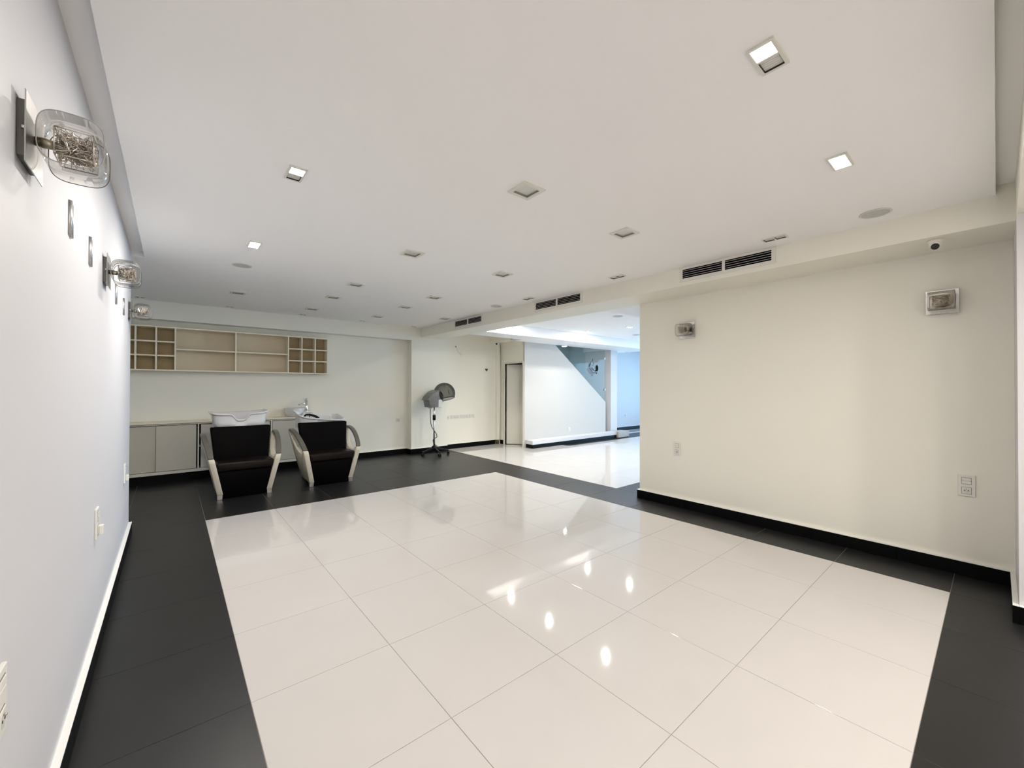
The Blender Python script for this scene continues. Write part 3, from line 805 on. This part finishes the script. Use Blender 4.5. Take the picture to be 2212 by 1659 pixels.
MB().tube([(0, 0, 0.21), (-0.07, -0.01, 0.213), (-0.105, -0.014, 0.207), (-0.125, -0.017, 0.185)], 0.013, 12).build('spout', M['chrome'], fau)
MB().cyl((0, 0), 0.025, 0.266, 0.298, 20).build('cap', M['chrome'], fau)
MB().box(-0.085, 0.0, -0.008, 0.008, 0.286, 0.296).build('lever', M['chrome'], fau, bevel=0.003)

# ------------------------------------------------------------------ salon wash chairs
def off(z): return 0.279+0.21*(z-0.06)       # outer half-width, splaying upwards
def sheared(poly, th, s):
    """side panel from a (y,z) outline, thickness th, leaning outwards"""
    mb = MB(); n = len(poly)
    vs = [(s*off(z), y, z) for y, z in poly]+[(s*(off(z)-th), y, z) for y, z in poly]
    mb.add(vs, [tuple(range(n)), tuple(range(n, 2*n))[::-1]])
    for i in range(n):
        j = (i+1) % n
        mb.f.append((i, j, n+j, n+i)); mb.sm.append(False)
    return mb
def make_basin(t, tilt, rollb, loc, fitted):
    notch_z, notch_y = (0.004, 0.085) if fitted else (0.078, 0.030)
    b = bpy.data.objects.new('wash_basin', None)
    # bowl: superellipse rings; front rim (local -y) has the neck notch
    n = 112; a, d = 0.325, 0.235
    def ring(sc, zoff, rimf):
        out = []
        for k in range(n):
            th = 2*math.pi*(k+0.5)/n; c, s_ = math.cos(th), math.sin(th)
            rr = sc/((abs(c)/a)**7+(abs(s_)/d)**7)**(1/7)
            x = rr*c; y = rr*s_
            back = (y/d+1)/2
            z = zoff + rimf*(0.060*back**1.5 + 0.03*abs(x/a)**5)
            front = max(0.0, min(1.0, (-y/d-0.45)/0.3))
            bump_ = math.exp(-(x/0.078)**4)
            z -= rimf*front*notch_z*bump_
            out.append((x, y + rimf*front*notch_y*bump_, z))
        return out
    rings = [ring(0.30, -0.150, 0.0), ring(0.76, -0.148, 0.05), ring(0.84, -0.135, 0.2), ring(0.875, -0.085, 0.6), ring(0.91, -0.012, 1.0), ring(0.925, 0.004, 1.0), ring(0.985, 0.006, 1.0), ring(1.0, 0.014, 1.0), ring(0.995, 0.025, 1.0), ring(0.965, 0.027, 1.0),
             ring(0.905, 0.006, 1.0), ring(0.875, -0.070, 0.75), ring(0.80, -0.108, 0.3), ring(0.6, -0.118, 0.1), ring(0.3, -0.122, 0.0), ring(0.06, -0.124, 0.0)]
    mb = MB(); mb.add([v for r in rings for v in r], [])
    for i in range(len(rings)-1):
        for k in range(n):
            k2 = (k+1) % n
            mb.f.append((i*n+k, i*n+k2, (i+1)*n+k2, (i+1)*n+k)); mb.sm.append(True)
    mb.f.append(tuple(range(n))[::-1]); mb.sm.append(True)
    e = (len(rings)-1)*n
    mb.f.append(tuple(e+k for k in range(n))); mb.sm.append(True)
    bo = mb.build('wash_basin', M['ceramic'], t)
    bpy.data.objects.remove(b)
    bo.location = loc; bo.rotation_euler = (tilt, rollb, 0)
    MB().cyl((0, 0.06), 0.022, -0.125, -0.118, 16).build('drain', M['chrome'], bo)
    if fitted:
        MB().cyl((-0.225, 0.10), 0.034, 0.0, 0.05, 18).build('mixer_body', M['chrome'], bo)
        MB().tube([(-0.225, 0.10, 0.05), (-0.20, 0.09, 0.085), (-0.14, 0.07, 0.098), (-0.075, 0.05, 0.092)], [0.014, 0.012, 0.010, 0.007], 10).build('mixer_lever', M['chrome'], bo)
        MB().cyl((-0.215, -0.06), 0.034, -0.035, -0.015, 20).build('hose_collar', M['rubber'], bo)
        MB().cyl((-0.215, -0.06), 0.020, -0.015, 0.02, 16).build('hose_ring', M['chrome'], bo)
        MB().tube(smooth_path([(-0.215, -0.06, 0.02), (-0.20, -0.07, 0.055), (-0.14, -0.085, 0.060), (-0.075, -0.10, 0.045), (-0.03, -0.11, 0.018)], 4), [0.012+0.0005*q for q in range(17)], 12).build('hand_shower', M['rubber'], bo)
        MB().tube([(-0.13, 0.02, 0.0), (-0.125, 0.01, 0.05), (-0.13, 0.0, 0.075)], 0.006, 8).build('pop_up_rod', M['rubber'], bo)
    return bo
def make_chair(xc, label, tilt, rollb, bloc, fitted):
    t = thing('wash_chair', label, 'salon chair', (xc, 5.84, 0), group='salon wash chairs')
    for s in (-1, 1):
        poly = [(-0.025, 0.055), (0.035, 0.055), (0.40, 0.075), (0.50, 0.30), (0.60, 0.715), (0.535, 0.715), (0.46, 0.60), (0.36, 0.50), (0.22, 0.445), (0.06, 0.435), (0.0, 0.455), (-0.02, 0.485), (-0.085, 0.485), (-0.09, 0.44)]
        sheared(poly, 0.058, s).build('side_panel', M['leather_white'], t, bevel=0.006, seg=2)
        # curved arm rest: swept flat bar
        path = []
        for k in range(15):
            u = k/14; ang = math.radians(8+82*u)
            path.append((-0.065+0.60*(1-math.cos(ang)) if False else -0.062+0.59*u**1.0, 0.487+0.235*math.sin(math.pi/2*u**0.8)))
        mb = MB(); w = 0.054; hgt = 0.032
        for (y, z) in path:
            xo = off(z)
            i = path.index((y, z)); q0 = path[max(i-1, 0)]; q1 = path[min(i+1, 14)]
            tn = Vector((q1[0]-q0[0], q1[1]-q0[1])).normalized(); nn = Vector((-tn.y, tn.x))*hgt/2
            mb.v += [(s*xo, y-nn.x, z-nn.y), (s*(xo-w), y-nn.x, z-nn.y), (s*(xo-w), y+nn.x, z+nn.y), (s*xo, y+nn.x, z+nn.y)]
        for i in range(14):
            for k in range(4):
                k2 = (k+1) % 4
                mb.f.append((i*4+k, i*4+k2, i*4+4+k2, i*4+4+k)); mb.sm.append(False)
        mb.f.append((0, 1, 2, 3)); mb.sm.append(False); mb.f.append((56, 57, 58, 59)); mb.sm.append(False)
        mb.build('arm_rest', M['arm'], t, bevel=0.003)
        MB().hexa([(s*0.276, -0.02, 0), (s*0.228, -0.02, 0), (s*0.228, 0.035, 0), (s*0.276, 0.035, 0)],
                  [(s*0.278, -0.02, 0.056), (s*0.224, -0.02, 0.056), (s*0.224, 0.035, 0.056), (s*0.278, 0.035, 0.056)]).build('metal_foot', M['satin'], t, bevel=0.002)
    # black body between the panels
    MB().hexa([(-0.222, -0.01, 0.004), (0.222, -0.01, 0.004), (0.222, 0.46, 0.004), (-0.222, 0.46, 0.004)],
              [(-0.270, -0.055, 0.325), (0.270, -0.055, 0.325), (0.275, 0.46, 0.325), (-0.275, 0.46, 0.325)]).build('base_body', M['leather_black'], t, bevel=0.008, seg=2)
    MB().hexa([(-0.276, -0.075, 0.330), (0.276, -0.075, 0.330), (0.280, 0.42, 0.330), (-0.280, 0.42, 0.330)],
              [(-0.292, -0.085, 0.435), (0.292, -0.085, 0.435), (0.296, 0.42, 0.425), (-0.296, 0.42, 0.425)]).build('seat_cushion', M['leather'], t, bevel=0.022, seg=3)
    MB().hexa([(-0.284, 0.27, 0.40), (0.284, 0.27, 0.40), (0.284, 0.40, 0.40), (-0.284, 0.40, 0.40)],
              [(-0.325, 0.375, 0.815), (0.325, 0.375, 0.815), (0.325, 0.475, 0.815), (-0.325, 0.475, 0.815)]).build('backrest', M['leather_black'], t, bevel=0.018, seg=3)
    # pedestal carrying the basin
    MB().hexa([(-0.20, 0.46, 0.004), (0.20, 0.46, 0.004), (0.20, 0.78, 0.004), (-0.20, 0.78, 0.004)],
              [(-0.17, 0.476, 0.76), (0.17, 0.476, 0.76), (0.17, 0.72, 0.76), (-0.17, 0.72, 0.76)]).build('pedestal', M['leather'], t, bevel=0.006)
    make_basin(t, tilt, rollb, bloc, fitted)
    return t
make_chair(0.69, 'dark salon wash chair on the left with its white basin tipped up', math.radians(-7), math.radians(-1), (0.0, 0.645, 0.925), False)
make_chair(1.678, 'dark salon wash chair with level basin, tap and black hand shower', math.radians(0), math.radians(7), (0.02, 0.72, 0.832), True)

# ------------------------------------------------------------------ hooded hair dryer on castors
dr = thing('hood_dryer', 'grey hooded hair dryer on a wheeled stand by the back wall', 'hair dryer', (3.945, 7.08, 0))
MB().lathe([(0.0, 0.175), (0.03, 0.175), (0.045, 0.16), (0.06, 0.13), (0.06, 0.105), (0.0, 0.10)], n=20).build('hub', M['rubber'], dr)
for k in range(5):
    a = math.radians(191+72*k)
    ca, sa = math.cos(a), math.sin(a)
    L = 0.285
    side = Vector((-sa, ca, 0))
    def q(r, w, z): return (ca*r+side.x*w, sa*r+side.y*w, z)
    MB().hexa([q(0.03, -0.022, 0.105), q(0.03, 0.022, 0.105), q(L, 0.014, 0.066), q(L, -0.014, 0.066)],
              [q(0.03, -0.020, 0.15), q(0.03, 0.020, 0.15), q(L, 0.012, 0.088), q(L, -0.012, 0.088)]).build('star_leg', M['rubber'], dr, bevel=0.004)
    cs = MB()
    cs.tube([q(L-0.012, 0, 0.085), q(L-0.012, 0, 0.03)], 0.007, 8)
    for w in (-0.016, 0.016):
        cs.tube([q(L-0.012, w-0.009, 0.027), q(L-0.012, w+0.009, 0.027)], 0.027, 16)
    cs.build('castor', M['rubber'], dr)
MB().cyl((0, 0), 0.017, 0.17, 0.80, 16).build('lower_pole', M['satin'], dr)
MB().cyl((0, 0), 0.013, 0.66, 0.93, 16).build('upper_pole', M['chrome'], dr)
MB().cyl((0, 0), 0.030, 0.68, 0.775, 16).build('height_clamp', M['rubber'], dr)
# motor housing: side outline in (x,z)
body = [(-0.155, 0.93), (0.09, 0.93), (0.135, 1.06), (0.15, 1.13), (0.05, 1.255), (-0.01, 1.245), (-0.08, 1.20), (-0.14, 1.14), (-0.185, 1.085)]
MB().prism([(x, z) for x, z in body], 'y', -0.115, 0.115).build('motor_housing', M['dryer'], dr, bevel=0.012, seg=2)
MB().prism([(0.025, 0.934), (0.095, 0.934), (0.130, 1.05), (0.132, 1.085), (0.03, 1.075)], 'y', -0.119, 0.119).build('light_panel', M['dryer_light'], dr, bevel=0.004)
MB().prism([(-0.155, 1.075), (-0.215, 1.070), (-0.165, 1.145), (-0.09, 1.215), (0.0, 1.262), (0.04, 1.268), (0.02, 1.25), (-0.07, 1.205), (-0.13, 1.14)], 'y', -0.125, 0.125).build('top_cover', M['dryer'], dr, bevel=0.003)
MB().tube([(0.06, 0, 1.13), (0.15, 0, 1.16)], [0.10, 0.085], 24).build('air_duct', M['rubber'], dr)
MB().tube([(-0.085, 0, 0.905), (-0.085, 0, 0.935)], [0.035, 0.04], 16).build('cable_gland', M['dryer_light'], dr)
MB().tube(smooth_path([(-0.085, 0, 0.905), (-0.083, 0, 0.70), (-0.07, -0.02, 0.56), (-0.02, -0.03, 0.48), (0.04, -0.02, 0.40), (0.045, -0.02, 0.34), (0.0, 0.03, 0.30), (-0.028, -0.02, 0.25), (0.0, -0.03, 0.20), (0.05, -0.03, 0.165), (0.05, -0.02, 0.12)]), 0.0065, 8).build('power_cord', M['rubber'], dr)
# hood: part sphere opening down and forward
hd = MB(); nr = 40
prof = []
for k in range(0, 15):
    th = math.radians(2+ (122-2)*k/14)
    prof.append((0.215*math.sin(th), 0.215*math.cos(th)))
hd.lathe(prof, n=nr)
rot = Matrix.Translation((0.225, 0.0, 1.195)) @ Matrix.Rotation(math.radians(-14), 4, 'Y') 
hd.xform(rot); hd.build('smoked_hood', M['smoke'], dr)
ri = MB(); ri.tube([(prof[-1][0]*math.cos(2*math.pi*k/nr), prof[-1][0]*math.sin(2*math.pi*k/nr), prof[-1][1]) for k in range(nr+1)], 0.008, 8, caps=False)
ri.xform(rot); ri.build('hood_rim', M['dryer'], dr)
MB().tube([(0.19, -0.216, 1.27), (0.195, -0.222, 1.225), (0.215, -0.212, 1.185)], 0.006, 6).build('hood_handle', M['rubber'], dr)
